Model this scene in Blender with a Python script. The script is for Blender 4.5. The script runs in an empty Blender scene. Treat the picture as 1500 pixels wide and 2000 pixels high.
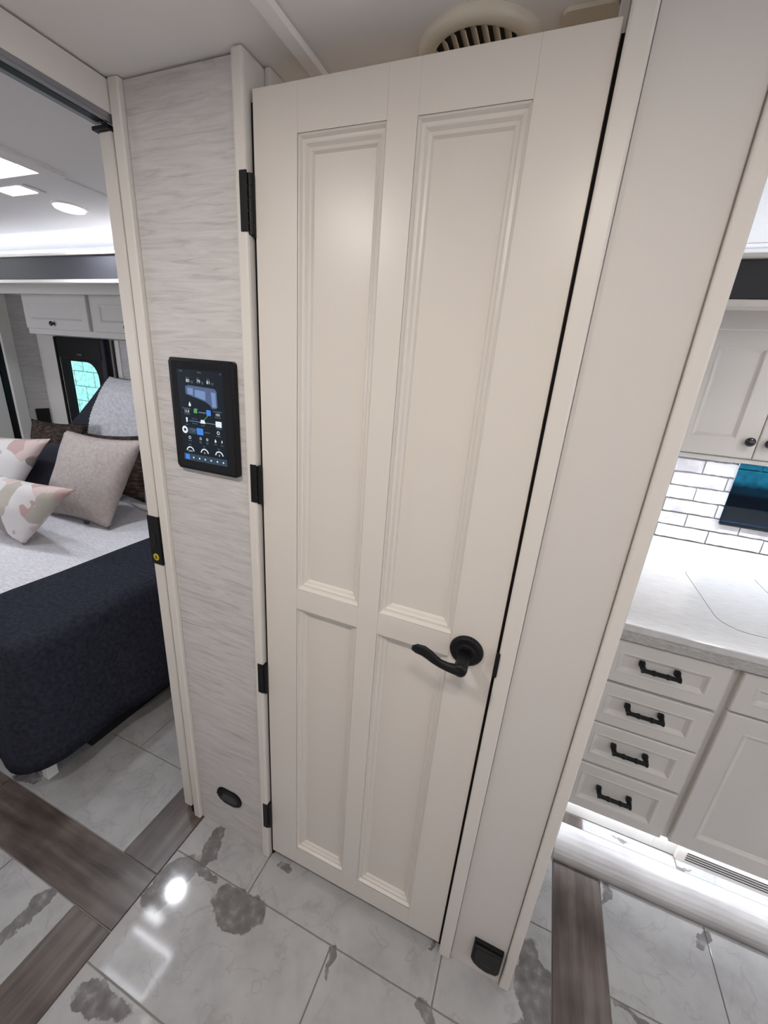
import bpy, bmesh, math, random
from mathutils import Vector, Matrix
random.seed(7)
scene = bpy.context.scene
COL = scene.collection
PI = math.pi

# ------------------------------------------------------------------ camera
yaw, pit, rol = 0.3607, -0.3376, 0.0775
cy_, sy_, cp_, sp_ = math.cos(yaw), math.sin(yaw), math.cos(pit), math.sin(pit)
fw = Vector((-sy_*cp_, cy_*cp_, sp_)); rt = Vector((cy_, sy_, 0)); up = rt.cross(fw)
r2 = math.cos(rol)*rt + math.sin(rol)*up; u2 = -math.sin(rol)*rt + math.cos(rol)*up
cam_d = bpy.data.cameras.new('camera'); cam = bpy.data.objects.new('camera', cam_d); COL.objects.link(cam)
M = Matrix((r2, u2, -fw)).transposed().to_4x4(); M.translation = Vector((0.57757, -0.73154, 1.56195))
cam.matrix_world = M
cam_d.sensor_fit = 'VERTICAL'; cam_d.sensor_height = 36.0; cam_d.lens = 36.0*787.81/2000
cam_d.clip_start = 0.02; cam_d.clip_end = 100
scene.camera = cam

# ------------------------------------------------------------------ view, world, sun
vs = scene.view_settings
scene.display_settings.display_device = 'sRGB'
vs.view_transform = 'Standard'; vs.look = 'None'; vs.gamma = 1.0; vs.use_curve_mapping = False
vs.exposure = -0.42
w = bpy.data.worlds.new('world'); scene.world = w; w.use_nodes = True
w.node_tree.nodes['Background'].inputs['Color'].default_value = (0.75, 0.85, 1.0, 1)
w.node_tree.nodes['Background'].inputs['Strength'].default_value = 1.0
sd = bpy.data.lights.new('sun', 'SUN'); sd.energy = 11.0; sd.angle = 0.02; sd.color = (1, .96, .9)
so = bpy.data.objects.new('sun', sd); COL.objects.link(so)
so.rotation_euler = Vector((0.15, 0.75, -0.62)).to_track_quat('-Z', 'Y').to_euler()

def area(name, loc, direction, sx, sy, power, color, disk=False):
    d = bpy.data.lights.new(name, 'AREA'); d.energy = power; d.color = color
    d.shape = 'DISK' if disk else 'RECTANGLE'; d.size = sx
    if not disk: d.size_y = sy
    o = bpy.data.objects.new(name, d); COL.objects.link(o); o.location = loc
    o.rotation_euler = Vector(direction).to_track_quat('-Z', 'Y').to_euler()
    return o
WARM = (1.0, .92, .82); COOL = (.86, .92, 1.0); NEUT = (1.0, .95, .88)
# added front and side fill, and bedroom window daylight (the panes are built below)
area('daylight_front', (4.12, -.5, 1.35), (-1, 0, -.1), 1.3, 1.0, 9, COOL)  # fill from the living area, no such window in view
area('daylight_side', (2.4, -1.31, 1.5), (0, 1, -.05), 1.4, .5, 5.5, (.95, .97, 1.0))  # added fill, set high to favour the upper cabinets
area('daylight_bedroom', (-2.95, -1.31, 1.45), (.1, 1, -.1), .9, .55, 26, (.84, .90, 1.0))

# ------------------------------------------------------------------ materials
def nd(nt, t, **kw):
    n = nt.nodes.new(t)
    for k, v in kw.items(): setattr(n, k, v)
    return n
def mat(name, col, rough=.5, metal=0, vary=0.0, vscale=8, stretch=(1, 1, 1), bump=0.0, bscale=200, spec=.5, bstretch=(1, 1, 1), coord='Object'):
    m = bpy.data.materials.new(name); m.use_nodes = True; nt = m.node_tree
    b = nt.nodes['Principled BSDF']; b.inputs['Roughness'].default_value = rough; b.inputs['Metallic'].default_value = metal
    b.inputs['Specular IOR Level'].default_value = spec
    b.inputs['Base Color'].default_value = (*col, 1)
    if vary or bump:
        tc = nd(nt, 'ShaderNodeTexCoord')
    if vary:
        mp = nd(nt, 'ShaderNodeMapping'); mp.inputs['Scale'].default_value = stretch
        nz = nd(nt, 'ShaderNodeTexNoise'); nz.inputs['Scale'].default_value = vscale; nz.inputs['Detail'].default_value = 5
        mr = nd(nt, 'ShaderNodeMapRange'); mr.inputs['From Min'].default_value = .3; mr.inputs['From Max'].default_value = .7
        mr.inputs['To Min'].default_value = 1-vary; mr.inputs['To Max'].default_value = 1+vary*.4
        mx = nd(nt, 'ShaderNodeVectorMath', operation='SCALE'); mx.inputs[0].default_value = col
        nt.links.new(tc.outputs[coord], mp.inputs[0]); nt.links.new(mp.outputs[0], nz.inputs['Vector'])
        nt.links.new(nz.outputs['Fac'], mr.inputs[0]); nt.links.new(mr.outputs[0], mx.inputs['Scale'])
        nt.links.new(mx.outputs[0], b.inputs['Base Color'])
    if bump:
        mp2 = nd(nt, 'ShaderNodeMapping'); mp2.inputs['Scale'].default_value = bstretch
        n2 = nd(nt, 'ShaderNodeTexNoise'); n2.inputs['Scale'].default_value = bscale; n2.inputs['Detail'].default_value = 3
        bp = nd(nt, 'ShaderNodeBump'); bp.inputs['Strength'].default_value = bump; bp.inputs['Distance'].default_value = .002
        nt.links.new(tc.outputs[coord], mp2.inputs[0]); nt.links.new(mp2.outputs[0], n2.inputs['Vector'])
        nt.links.new(n2.outputs['Fac'], bp.inputs['Height']); nt.links.new(bp.outputs[0], b.inputs['Normal'])
    return m
def dmat(name, col, s):
    m = emat(name, col, s); b = m.node_tree.nodes['Principled BSDF']
    b.inputs['Base Color'].default_value = (.004, .004, .005, 1); b.inputs['Specular IOR Level'].default_value = .15
    return m
def emat(name, col, s):
    m = bpy.data.materials.new(name); m.use_nodes = True; nt = m.node_tree
    b = nt.nodes['Principled BSDF']; b.inputs['Base Color'].default_value = (*col, 1)
    b.inputs['Emission Color'].default_value = (*col, 1); b.inputs['Emission Strength'].default_value = s
    b.inputs['Roughness'].default_value = .4
    return m
def glassmat(name, tint, gloss=.06, rough=0.02):
    m = bpy.data.materials.new(name); m.use_nodes = True; nt = m.node_tree; nt.nodes.clear()
    o = nd(nt, 'ShaderNodeOutputMaterial'); t = nd(nt, 'ShaderNodeBsdfTransparent'); t.inputs[0].default_value = (*tint, 1)
    g = nd(nt, 'ShaderNodeBsdfGlossy'); g.inputs['Roughness'].default_value = rough
    mx = nd(nt, 'ShaderNodeMixShader'); mx.inputs[0].default_value = gloss
    nt.links.new(t.outputs[0], mx.inputs[1]); nt.links.new(g.outputs[0], mx.inputs[2]); nt.links.new(mx.outputs[0], o.inputs[0])
    return m
def ramp(nt, stops, interp='LINEAR'):
    r = nd(nt, 'ShaderNodeValToRGB'); r.color_ramp.interpolation = interp
    e = r.color_ramp.elements
    e[0].position, e[0].color = stops[0][0], (*stops[0][1], 1); e[1].position, e[1].color = stops[1][0], (*stops[1][1], 1)
    for p, c in stops[2:]:
        x = e.new(p); x.color = (*c, 1)
    return r

PAINT = mat('door_paint', (.70, .652, .608), .34, bump=.05, bscale=90)
TRIM = mat('trim_paint', (.705, .664, .626), .38)
WALLP = mat('wall_panel', (.645, .608, .582), .5, bump=.03, bscale=300)
CAB = mat('cabinet_paint', (.66, .63, .60), .4)
CEIL = mat('ceiling_vinyl', (.86, .835, .83), .8, bump=.03, bscale=150, spec=.2)
WHITE = mat('white_plastic', (.78, .77, .74), .4)
BLACK = mat('black_metal', (.006, .006, .007), .45, spec=.28)
BLACKP = mat('black_plastic', (.005, .005, .006), .38, spec=.3)
VOID = mat('dark_gap', (.004, .004, .004), .9)
NAVYF = mat('fascia_upholstery', (.022, .022, .028), .6, bump=.1, bscale=300)
CHROME = mat('dark_bronze', (.05, .05, .055), .25, metal=.8)
STEEL = mat('aluminium_track', (.35, .36, .39), .35, metal=.8)
TAUPE = mat('taupe_wool', (.47, .41, .385), .95, vary=.18, vscale=60, bump=.5, bscale=500, spec=.1)
GREYF = mat('grey_weave', (.76, .755, .80), .95, vary=.22, vscale=40, stretch=(1, 5, 1), bump=.5, bscale=500, spec=.1)
NAVY = mat('charcoal_blanket', (.030, .033, .047), .95, vary=.35, vscale=70, bump=.5, bscale=500, spec=.1)
NAVYS = mat('charcoal_satin', (.035, .037, .05), .8, spec=.2)
GROUT = mat('grout', (.30, .285, .27), .8)
BASEB = mat('bed_base_black', (.006, .006, .007), .9)
LED = emat('led_cool', (.86, .92, 1.0), 5)
PUCKL = emat('puck_lens', (1, .96, .90), 4)
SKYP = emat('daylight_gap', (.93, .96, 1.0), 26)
PANE = emat('daylight_pane', (.85, .92, 1.0), 2.0)
SHADE = emat('skylight_shade', (.93, .95, 1.0), 1.5)
DUCT = mat('vent_inside', (.03, .025, .02), .8)
VENTP = mat('vent_plastic', (.70, .63, .52), .4)

def stripemat():
    m = mat('striped_wallboard', (.6, .6, .6), .5); nt = m.node_tree; b = nt.nodes['Principled BSDF']
    tc = nd(nt, 'ShaderNodeTexCoord'); mp = nd(nt, 'ShaderNodeMapping'); mp.inputs['Scale'].default_value = (4.2, 4.2, 48)
    n1 = nd(nt, 'ShaderNodeTexNoise'); n1.inputs['Scale'].default_value = 1.9; n1.inputs['Detail'].default_value = 7; n1.inputs['Roughness'].default_value = .62
    n1.inputs['Distortion'].default_value = 1.1
    r = ramp(nt, [(.27, (.42, .39, .392)), (.45, (.56, .532, .530)), (.62, (.625, .60, .595))])
    nt.links.new(tc.outputs['Object'], mp.inputs[0]); nt.links.new(mp.outputs[0], n1.inputs['Vector'])
    nt.links.new(n1.outputs['Fac'], r.inputs[0]); nt.links.new(r.outputs[0], b.inputs['Base Color'])
    bp = nd(nt, 'ShaderNodeBump'); bp.inputs['Strength'].default_value = .12; bp.inputs['Distance'].default_value = .002
    nt.links.new(n1.outputs['Fac'], bp.inputs['Height']); nt.links.new(bp.outputs[0], b.inputs['Normal'])
    return m
STRIPE = stripemat()

def woodmat(name, along_x, c0, c1, c2, rough=.3):
    m = mat(name, c1, rough); nt = m.node_tree; b = nt.nodes['Principled BSDF']
    ge = nd(nt, 'ShaderNodeNewGeometry'); mp = nd(nt, 'ShaderNodeMapping')
    mp.inputs['Scale'].default_value = (2.2, 26, 26) if along_x else (26, 2.2, 26)
    oi = nd(nt, 'ShaderNodeObjectInfo'); ad = nd(nt, 'ShaderNodeVectorMath', operation='ADD')
    sc = nd(nt, 'ShaderNodeMath', operation='MULTIPLY'); sc.inputs[1].default_value = 37
    nt.links.new(oi.outputs['Random'], sc.inputs[0])
    n1 = nd(nt, 'ShaderNodeTexNoise'); n1.inputs['Scale'].default_value = 1.6; n1.inputs['Detail'].default_value = 8; n1.inputs['Roughness'].default_value = .6; n1.inputs['Distortion'].default_value = .35
    n2 = nd(nt, 'ShaderNodeTexNoise'); n2.inputs['Scale'].default_value = 7; n2.inputs['Detail'].default_value = 2
    nt.links.new(ge.outputs['Position'], mp.inputs[0]); nt.links.new(mp.outputs[0], ad.inputs[0]); nt.links.new(sc.outputs[0], ad.inputs[1])
    nt.links.new(ad.outputs[0], n1.inputs['Vector']); nt.links.new(ge.outputs['Position'], n2.inputs['Vector'])
    mi = nd(nt, 'ShaderNodeMath', operation='MULTIPLY_ADD'); mi.inputs[1].default_value = .45
    su = nd(nt, 'ShaderNodeMath', operation='MULTIPLY'); su.inputs[1].default_value = .55
    nt.links.new(n1.outputs['Fac'], su.inputs[0]); nt.links.new(n2.outputs['Fac'], mi.inputs[0]); nt.links.new(su.outputs[0], mi.inputs[2])
    r = ramp(nt, [(.36, c0), (.50, c1), (.62, c2)])
    nt.links.new(mi.outputs[0], r.inputs[0]); nt.links.new(r.outputs[0], b.inputs['Base Color'])
    bp = nd(nt, 'ShaderNodeBump'); bp.inputs['Strength'].default_value = .15; bp.inputs['Distance'].default_value = .001
    nt.links.new(n1.outputs['Fac'], bp.inputs['Height']); nt.links.new(bp.outputs[0], b.inputs['Normal'])
    return m
WOODX = woodmat('wood_tile_x', True, (.045, .034, .030), (.098, .076, .068), (.15, .122, .11))
WOODY = woodmat('wood_tile_y', False, (.045, .034, .030), (.098, .076, .068), (.15, .122, .11))
NOSEW = woodmat('pale_wood_nosing', True, (.30, .28, .28), (.40, .38, .375), (.48, .46, .45), .4)

# grey stone patches of the marble tiles, each with its own place, size and slant: x, y, half length, half width, angle
BLOBS = [(-.2010, -.062, .078, .024, 1.75), (-.243, -.188, .092, .052, 1.25), (-.165, -.128, .05, .014, -.4),
         (-.010, -.160, .092, .052, .05), (-.545, -.41, .075, .020, 1.5), (-.185, -.450, .085, .034, .25),
         (.2975, -.148, .035, .010, 1.55), (.575, -.135, .04, .02, -.5), (.84, .015, .125, .050, 1.75), (.825, -.08, .05, .04, 1.2),
         (1.043, .358, .035, .013, 1.55), (1.309, .355, .042, .018, 1.2), (-.06, .02, .012, .004, .3), (.06, -.014, .03, .010, .1),
         (.565, .000, .02, .008, .8), (-1.0, -.17, .06, .03, .4), (1.10, .53, .03, .006, .3), (1.30, .525, .03, .005, .2), (1.095, .084, .075, .010, .0), (1.20, .07, .06, .012, .1)]
def tilemat():
    m = mat('marble_tile', (.55, .55, .54), .07); nt = m.node_tree; b = nt.nodes['Principled BSDF']
    ge = nd(nt, 'ShaderNodeNewGeometry')
    nz = nd(nt, 'ShaderNodeTexNoise'); nz.inputs['Scale'].default_value = 15; nz.inputs['Detail'].default_value = 5; nz.inputs['Roughness'].default_value = .55
    nt.links.new(ge.outputs['Position'], nz.inputs['Vector'])
    sb = nd(nt, 'ShaderNodeVectorMath', operation='SUBTRACT'); sb.inputs[1].default_value = (.5, .5, .5)
    sc = nd(nt, 'ShaderNodeVectorMath', operation='SCALE'); sc.inputs['Scale'].default_value = .09
    ad = nd(nt, 'ShaderNodeVectorMath', operation='ADD')
    nt.links.new(nz.outputs['Color'], sb.inputs[0]); nt.links.new(sb.outputs[0], sc.inputs[0])
    nt.links.new(ge.outputs['Position'], ad.inputs[0]); nt.links.new(sc.outputs[0], ad.inputs[1])
    prev = None
    for x, y, a, c, ang in BLOBS:
        mp = nd(nt, 'ShaderNodeMapping', vector_type='TEXTURE'); mp.inputs['Location'].default_value = (x, y, 0); mp.inputs['Rotation'].default_value = (0, 0, ang); mp.inputs['Scale'].default_value = (a, c, 1)
        ln = nd(nt, 'ShaderNodeVectorMath', operation='LENGTH')
        nt.links.new(ad.outputs[0], mp.inputs[0]); nt.links.new(mp.outputs[0], ln.inputs[0])
        if prev is None: prev = ln.outputs['Value']
        else:
            mn = nd(nt, 'ShaderNodeMath', operation='MINIMUM'); nt.links.new(prev, mn.inputs[0]); nt.links.new(ln.outputs['Value'], mn.inputs[1]); prev = mn.outputs[0]
    mr = nd(nt, 'ShaderNodeMapRange'); mr.inputs['From Min'].default_value = .96; mr.inputs['From Max'].default_value = 1.04; mr.inputs['To Min'].default_value = 1; mr.inputs['To Max'].default_value = 0
    nt.links.new(prev, mr.inputs[0])
    n2 = nd(nt, 'ShaderNodeTexNoise'); n2.inputs['Scale'].default_value = 9; n2.inputs['Detail'].default_value = 6; n2.inputs['Roughness'].default_value = .6
    nt.links.new(ge.outputs['Position'], n2.inputs['Vector'])
    rs = ramp(nt, [(.3, (.14, .13, .128)), (.55, (.19, .18, .178)), (.72, (.30, .29, .288))])
    n3 = nd(nt, 'ShaderNodeTexNoise'); n3.inputs['Scale'].default_value = 34; n3.inputs['Detail'].default_value = 4
    nt.links.new(ge.outputs['Position'], n3.inputs['Vector']); nt.links.new(n3.outputs['Fac'], rs.inputs[0])
    rb = ramp(nt, [(.30, (.335, .33, .332)), (.5, (.40, .395, .397)), (.7, (.44, .435, .437))]); nt.links.new(n2.outputs['Fac'], rb.inputs[0])
    # faint veins
    wv = nd(nt, 'ShaderNodeTexNoise'); wv.inputs['Scale'].default_value = 4.5; wv.inputs['Detail'].default_value = 4; wv.inputs['Distortion'].default_value = 1.2
    nt.links.new(ge.outputs['Position'], wv.inputs['Vector'])
    rv = ramp(nt, [(.485, (1, 1, 1)), (.50, (.86, .85, .84)), (.515, (1, 1, 1))]); nt.links.new(wv.outputs['Fac'], rv.inputs[0])
    mv = nd(nt, 'ShaderNodeMix', data_type='RGBA', blend_type='MULTIPLY'); mv.inputs[0].default_value = .8
    nt.links.new(rb.outputs[0], mv.inputs[6]); nt.links.new(rv.outputs[0], mv.inputs[7])
    mx = nd(nt, 'ShaderNodeMix', data_type='RGBA')
    nt.links.new(mr.outputs[0], mx.inputs[0]); nt.links.new(mv.outputs[2], mx.inputs[6]); nt.links.new(rs.outputs[0], mx.inputs[7])
    nt.links.new(mx.outputs[2], b.inputs['Base Color'])
    return m
TILE = tilemat()

def brickmat():
    m = mat('whitewashed_brick', (.7, .7, .7), .35); nt = m.node_tree; b = nt.nodes['Principled BSDF']
    oi = nd(nt, 'ShaderNodeObjectInfo'); ge = nd(nt, 'ShaderNodeNewGeometry')
    nz = nd(nt, 'ShaderNodeTexNoise'); nz.inputs['Scale'].default_value = 14; nz.inputs['Detail'].default_value = 5
    nt.links.new(ge.outputs['Position'], nz.inputs['Vector'])
    ma = nd(nt, 'ShaderNodeMath', operation='MULTIPLY_ADD'); ma.inputs[1].default_value = .35
    nt.links.new(oi.outputs['Random'], ma.inputs[0]); nt.links.new(nz.outputs['Fac'], ma.inputs[2])
    r = ramp(nt, [(.45, (.74, .735, .735)), (.75, (.70, .69, .69)), (.9, (.52, .51, .53))])
    nt.links.new(ma.outputs[0], r.inputs[0]); nt.links.new(r.outputs[0], b.inputs['Base Color'])
    return m
BRICK = brickmat()
COUNTER = mat('quartz_counter', (.63, .625, .615), .14, vary=.13, vscale=9, stretch=(3, 26, 3))
CEDGE = mat('counter_edge', (.47, .455, .44), .3, vary=.3, vscale=60, stretch=(1, 1, 3))

def camomat():
    m = mat('pink_patchwork', (.6, .5, .48), .95, spec=.1); nt = m.node_tree; b = nt.nodes['Principled BSDF']
    tc = nd(nt, 'ShaderNodeTexCoord'); nz = nd(nt, 'ShaderNodeTexNoise'); nz.inputs['Scale'].default_value = 5
    ad = nd(nt, 'ShaderNodeVectorMath', operation='MULTIPLY_ADD'); ad.inputs[1].default_value = (.22, .22, .22)
    nt.links.new(tc.outputs['Object'], nz.inputs['Vector']); nt.links.new(nz.outputs['Color'], ad.inputs[0]); nt.links.new(tc.outputs['Object'], ad.inputs[2])
    vo = nd(nt, 'ShaderNodeTexVoronoi'); vo.inputs['Scale'].default_value = 7.5
    nt.links.new(ad.outputs[0], vo.inputs['Vector'])
    sp = nd(nt, 'ShaderNodeSeparateColor'); nt.links.new(vo.outputs['Color'], sp.inputs[0])
    r = ramp(nt, [(0, (.66, .62, .61)), (.22, (.50, .36, .34)), (.45, (.62, .50, .47)), (.62, (.29, .26, .25)), (.74, (.68, .65, .64)), (.88, (.46, .42, .37))], 'CONSTANT')
    nt.links.new(sp.outputs[0], r.inputs[0]); nt.links.new(r.outputs[0], b.inputs['Base Color'])
    return m
CAMO = camomat()
def brownmat():
    m = mat('brown_woven', (.05, .035, .028), .85, spec=.3); nt = m.node_tree; b = nt.nodes['Principled BSDF']
    tc = nd(nt, 'ShaderNodeTexCoord'); mp = nd(nt, 'ShaderNodeMapping'); mp.inputs['Scale'].default_value = (12, 12, 60)
    nz = nd(nt, 'ShaderNodeTexNoise'); nz.inputs['Scale'].default_value = 2; nz.inputs['Detail'].default_value = 5
    r = ramp(nt, [(.35, (.012, .008, .007)), (.55, (.055, .036, .028)), (.7, (.12, .085, .065))])
    nt.links.new(tc.outputs['Object'], mp.inputs[0]); nt.links.new(mp.outputs[0], nz.inputs['Vector']); nt.links.new(nz.outputs['Fac'], r.inputs[0]); nt.links.new(r.outputs[0], b.inputs['Base Color'])
    return m
BROWN = brownmat()
BLOCKM = mat('concrete_block', (.55, .55, .53), .9, vary=.45, vscale=18, bump=.8, bscale=60)
DARKOUT = mat('dark_panel_outside', (.03, .045, .07), .7)

# ------------------------------------------------------------------ helpers
WLOC = {}
def link(name, me, m, parent=None):
    o = bpy.data.objects.new(name, me); COL.objects.link(o)
    if m: me.materials.append(m)
    if parent is not None:
        o.parent = parent; WLOC[o.name] = WLOC[parent.name]
    return o
def obj(name, bm, m, parent=None, smooth=False):
    """world-space bmesh -> one object (origin at the parent's base, or at its own base)"""
    if parent is None:
        xs = [v.co for v in bm.verts]
        lo = Vector((min(v.x for v in xs)+max(v.x for v in xs), min(v.y for v in xs)+max(v.y for v in xs), 0))/2; lo.z = min(v.z for v in xs)
    else: lo = WLOC[parent.name]
    bmesh.ops.translate(bm, verts=bm.verts, vec=-lo)
    bmesh.ops.recalc_face_normals(bm, faces=bm.faces)
    me = bpy.data.meshes.new(name); bm.to_mesh(me); bm.free()
    if smooth:
        for p in me.polygons: p.use_smooth = True
    o = link(name, me, m, parent)
    if parent is None: o.location = lo; WLOC[o.name] = lo
    return o
def thing(name, loc, label, cat, group=None):
    o = bpy.data.objects.new(name, None); COL.objects.link(o); o.location = loc; o.empty_display_size = .05
    WLOC[o.name] = Vector(loc); o['label'] = label; o['category'] = cat
    if group: o['group'] = group
    return o
def tag(o, label, cat, group=None):
    o['label'] = label; o['category'] = cat
    if group: o['group'] = group
    return o
def struct(o, label, cat=None):
    o['kind'] = 'structure'; o['label'] = label; o['category'] = cat or o.name.split('_')[0]
    return o
def box(bm, x0, x1, y0, y1, z0, z1, bev=0, seg=1):
    r = bmesh.ops.create_cube(bm, size=1)
    vs_ = r['verts']
    for v in vs_:
        v.co = Vector((x0+(v.co.x+.5)*(x1-x0), y0+(v.co.y+.5)*(y1-y0), z0+(v.co.z+.5)*(z1-z0)))
    if bev:
        es = list({e for v in vs_ for e in v.link_edges})
        bmesh.ops.bevel(bm, geom=es, offset=bev, segments=seg, affect='EDGES', profile=.5)
    return bm
def B(*a, **k): return box(bmesh.new(), *a, **k)
def prism(bm, pts, axis, a, b):
    """polygon pts (2d) extruded along axis from a to b. axis y: pts are (x,z); x: (y,z); z: (x,y)"""
    def P(p, t): return {'x': (t, p[0], p[1]), 'y': (p[0], t, p[1]), 'z': (p[0], p[1], t)}[axis]
    A = [bm.verts.new(P(p, a)) for p in pts]; C = [bm.verts.new(P(p, b)) for p in pts]
    bm.faces.new(A); bm.faces.new(C[::-1]); n = len(pts)
    for i in range(n): bm.faces.new((A[i], C[i], C[(i+1) % n], A[(i+1) % n]))
    return bm
def PR(*a): return prism(bmesh.new(), *a)
def rrect(x0, x1, z0, z1, r, n=6):
    out = []
    for cx, cz, a0 in ((x1-r, z1-r, 0), (x0+r, z1-r, 90), (x0+r, z0+r, 180), (x1-r, z0+r, 270)):
        for i in range(n+1):
            a = math.radians(a0+90*i/n); out.append((cx+r*math.cos(a), cz+r*math.sin(a)))
    return out
def cyl(bm, p, d, r0, r1, h, n=24, caps=True):
    d = Vector(d).normalized(); a = d.orthogonal().normalized(); b = d.cross(a); p = Vector(p)
    R0 = [bm.verts.new(p+r0*(math.cos(2*PI*i/n)*a+math.sin(2*PI*i/n)*b)) for i in range(n)]
    R1 = [bm.verts.new(p+h*d+r1*(math.cos(2*PI*i/n)*a+math.sin(2*PI*i/n)*b)) for i in range(n)]
    for i in range(n): bm.faces.new((R0[i], R0[(i+1) % n], R1[(i+1) % n], R1[i]))
    if caps: bm.faces.new(R0[::-1]); bm.faces.new(R1)
    return bm
def lathe(bm, p, d, prof, n=28):
    """prof: list of (radius, distance along d)"""
    d = Vector(d).normalized(); a = d.orthogonal().normalized(); b = d.cross(a); p = Vector(p); prev = None
    for r, h in prof:
        ring = [bm.verts.new(p+h*d+max(r, 1e-4)*(math.cos(2*PI*i/n)*a+math.sin(2*PI*i/n)*b)) for i in range(n)]
        if prev:
            for i in range(n): bm.faces.new((prev[i], prev[(i+1) % n], ring[(i+1) % n], ring[i]))
        else: bm.faces.new(ring[::-1])
        prev = ring
    bm.faces.new(prev)
    return bm
def sweep(bm, pts, rads, n=12, upv=(0, 1, 0), caps=True):
    """tube through pts; rads: (across, along up) per point"""
    prev = None; pts = [Vector(p) for p in pts]
    for k, p in enumerate(pts):
        t = (pts[min(k+1, len(pts)-1)]-pts[max(k-1, 0)]).normalized()
        u = Vector(upv); u = (u-t*u.dot(t)).normalized(); s = t.cross(u)
        ra, rb = rads[k]
        ring = [bm.verts.new(p+ra*math.cos(2*PI*i/n)*s+rb*math.sin(2*PI*i/n)*u) for i in range(n)]
        if prev:
            for i in range(n): bm.faces.new((prev[i], prev[(i+1) % n], ring[(i+1) % n], ring[i]))
        elif caps: bm.faces.new(ring[::-1])
        prev = ring
    if caps: bm.faces.new(prev)
    return bm
def rings(bm, x0, x1, z0, z1, prof, yb=None, cap=True):
    """panel facing -y: rectangle rings (inset, y) joined and capped; closed behind at yb"""
    prev = first = None
    for ins, y in prof:
        r = [bm.verts.new(c) for c in ((x0+ins, y, z0+ins), (x1-ins, y, z0+ins), (x1-ins, y, z1-ins), (x0+ins, y, z1-ins))]
        if prev:
            for i in range(4): bm.faces.new((prev[i], prev[(i+1) % 4], r[(i+1) % 4], r[i]))
        else: first = r
        prev = r
    if cap: bm.faces.new(prev)
    if yb is not None:
        r = [bm.verts.new((v.co.x, yb, v.co.z)) for v in first]
        for i in range(4): bm.faces.new((r[i], r[(i+1) % 4], first[(i+1) % 4], first[i]))
        bm.faces.new(r[::-1])
    return bm

# ================================================================== SETTING: floor
FX0, FX1, FY0, FY1 = -3.9, 4.2, -1.35, .394
floor = obj('floor', B(FX0, FX1, FY0, 1.5, -.06, -.0045), GROUT)
struct(floor, 'glossy white marble tile floor crossed by grey-brown wood-look strips', 'floor')
GAP = .0016
def tile(x0, x1, y0, y1, kind, z=0.0, parent=None):
    o = obj('tile' if kind == 't' else 'plank', B(x0+GAP, x1-GAP, y0+GAP, y1-GAP, z-.006, z, bev=.0012), {'t': TILE, 'x': WOODX, 'y': WOODY}[kind], parent or floor)
    return o
a_, b_, g_, i_, h_, j_, k_, l_ = -.2982, -.4496, -.0076, .2872, .5855, .8808, 1.0284, 1.3235
T = .2955
rowsAB = [(-1.35, -1.0040, 1), (-1.0040, -.7085, 0), (-.7085, -.4130, 0), (-.4130, -.1174, 1), (-.1174, .1780, 0), (.1780, .394, 1)]
rowsAB[1] = (-1.0040, -.7085, 1); rowsAB[0] = (-1.35, -1.0040, 0)
for y0, y1, odd in rowsAB:
    js = [a_, i_, j_] if odd else [a_, g_, h_, j_]
    for q in range(len(js)-1): tile(js[q], js[q+1], y0, y1, 't')
# wood strip along the bedroom threshold, interrupted by the strip that runs into the bedroom
for y0, y1 in ((-1.35, -.94), (-.94, -.3464), (-.1956, .394)): tile(b_, a_, y0, y1, 'y')
tile(-1.05, a_, -.3464, -.1956, 'x'); tile(-1.65, -1.05, -.3464, -.1956, 'x'); tile(-2.25, -1.65, -.3464, -.1956, 'x')
for y0, y1, off in ((-.642, -.3464, 1), (-.9375, -.642, 0), (-1.35, -.9375, 1), (-.1956, .0985, 0), (.0985, .394, 1), (.394, .69, 0)):
    x = b_
    w0 = T if off else 2*T
    while x > -1.9:
        tile(x-w0, x, y0, y1, 't'); x -= w0; w0 = 2*T
# wood strip that leads to the kitchen, and the strip across
for y0, y1 in ((-.2, .394), (-.79, -.2), (-1.35, -.79)): tile(j_, k_, y0, y1, 'y')
tile(k_, 1.62, -.052, .0985, 't'); tile(1.62, 2.2, -.052, .0985, 't')
for y0, y1, off in ((.0985, .394, 1), (-.3475, -.052, 0), (-.643, -.3475, 1), (-1.35, -.643, 0)):
    x = k_; w0 = T if off else 2*T
    while x < 2.4:
        tile(x, x+w0, y0, y1, 't'); x += w0; w0 = 2*T

# ================================================================== SETTING: ceiling and shell
CZ = 2.055
SK = (-1.335, -.992, .018, .245)   # bedroom skylight opening
cm = bmesh.new()
for x0, x1, y0, y1 in ((FX0, SK[0], -1.4, 1.0), (SK[1], 4.25, -1.4, 1.0), (SK[0], SK[1], -1.4, SK[2]), (SK[0], SK[1], SK[3], 1.0)):
    box(cm, x0, x1, y0, y1, CZ, CZ+.03)
ceiling = struct(obj('ceiling', cm, CEIL), 'pale grey vinyl ceiling above hall and bedroom', 'ceiling')
obj('batten', B(.064, .100, -1.35, .7, CZ-.010, CZ+.001, bev=.006), CEIL, ceiling)
obj('batten', B(-.945, -.925, -1.35, .28, CZ-.004, CZ+.001, bev=.0015), CEIL, ceiling)
obj('batten', B(-.985, -.965, .30, .7, CZ-.004, CZ+.001, bev=.0015), CEIL, ceiling)
struct(obj('ceiling_roof', B(-4.0, 4.35, -1.5, 1.62, 2.25, 2.29), CEIL), 'coach roof skin over the ceiling, not seen from inside', 'roof')
struct(obj('wall_opposite', B(-3.95, 4.3, -1.42, -1.35, 0, 2.25), WALLP), 'plain wall across the aisle behind the viewer', 'wall')
struct(obj('wall_front', B(4.2, 4.3, -1.35, 1.55, 0, 2.25), WALLP), 'far end wall of the living area', 'wall')
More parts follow.
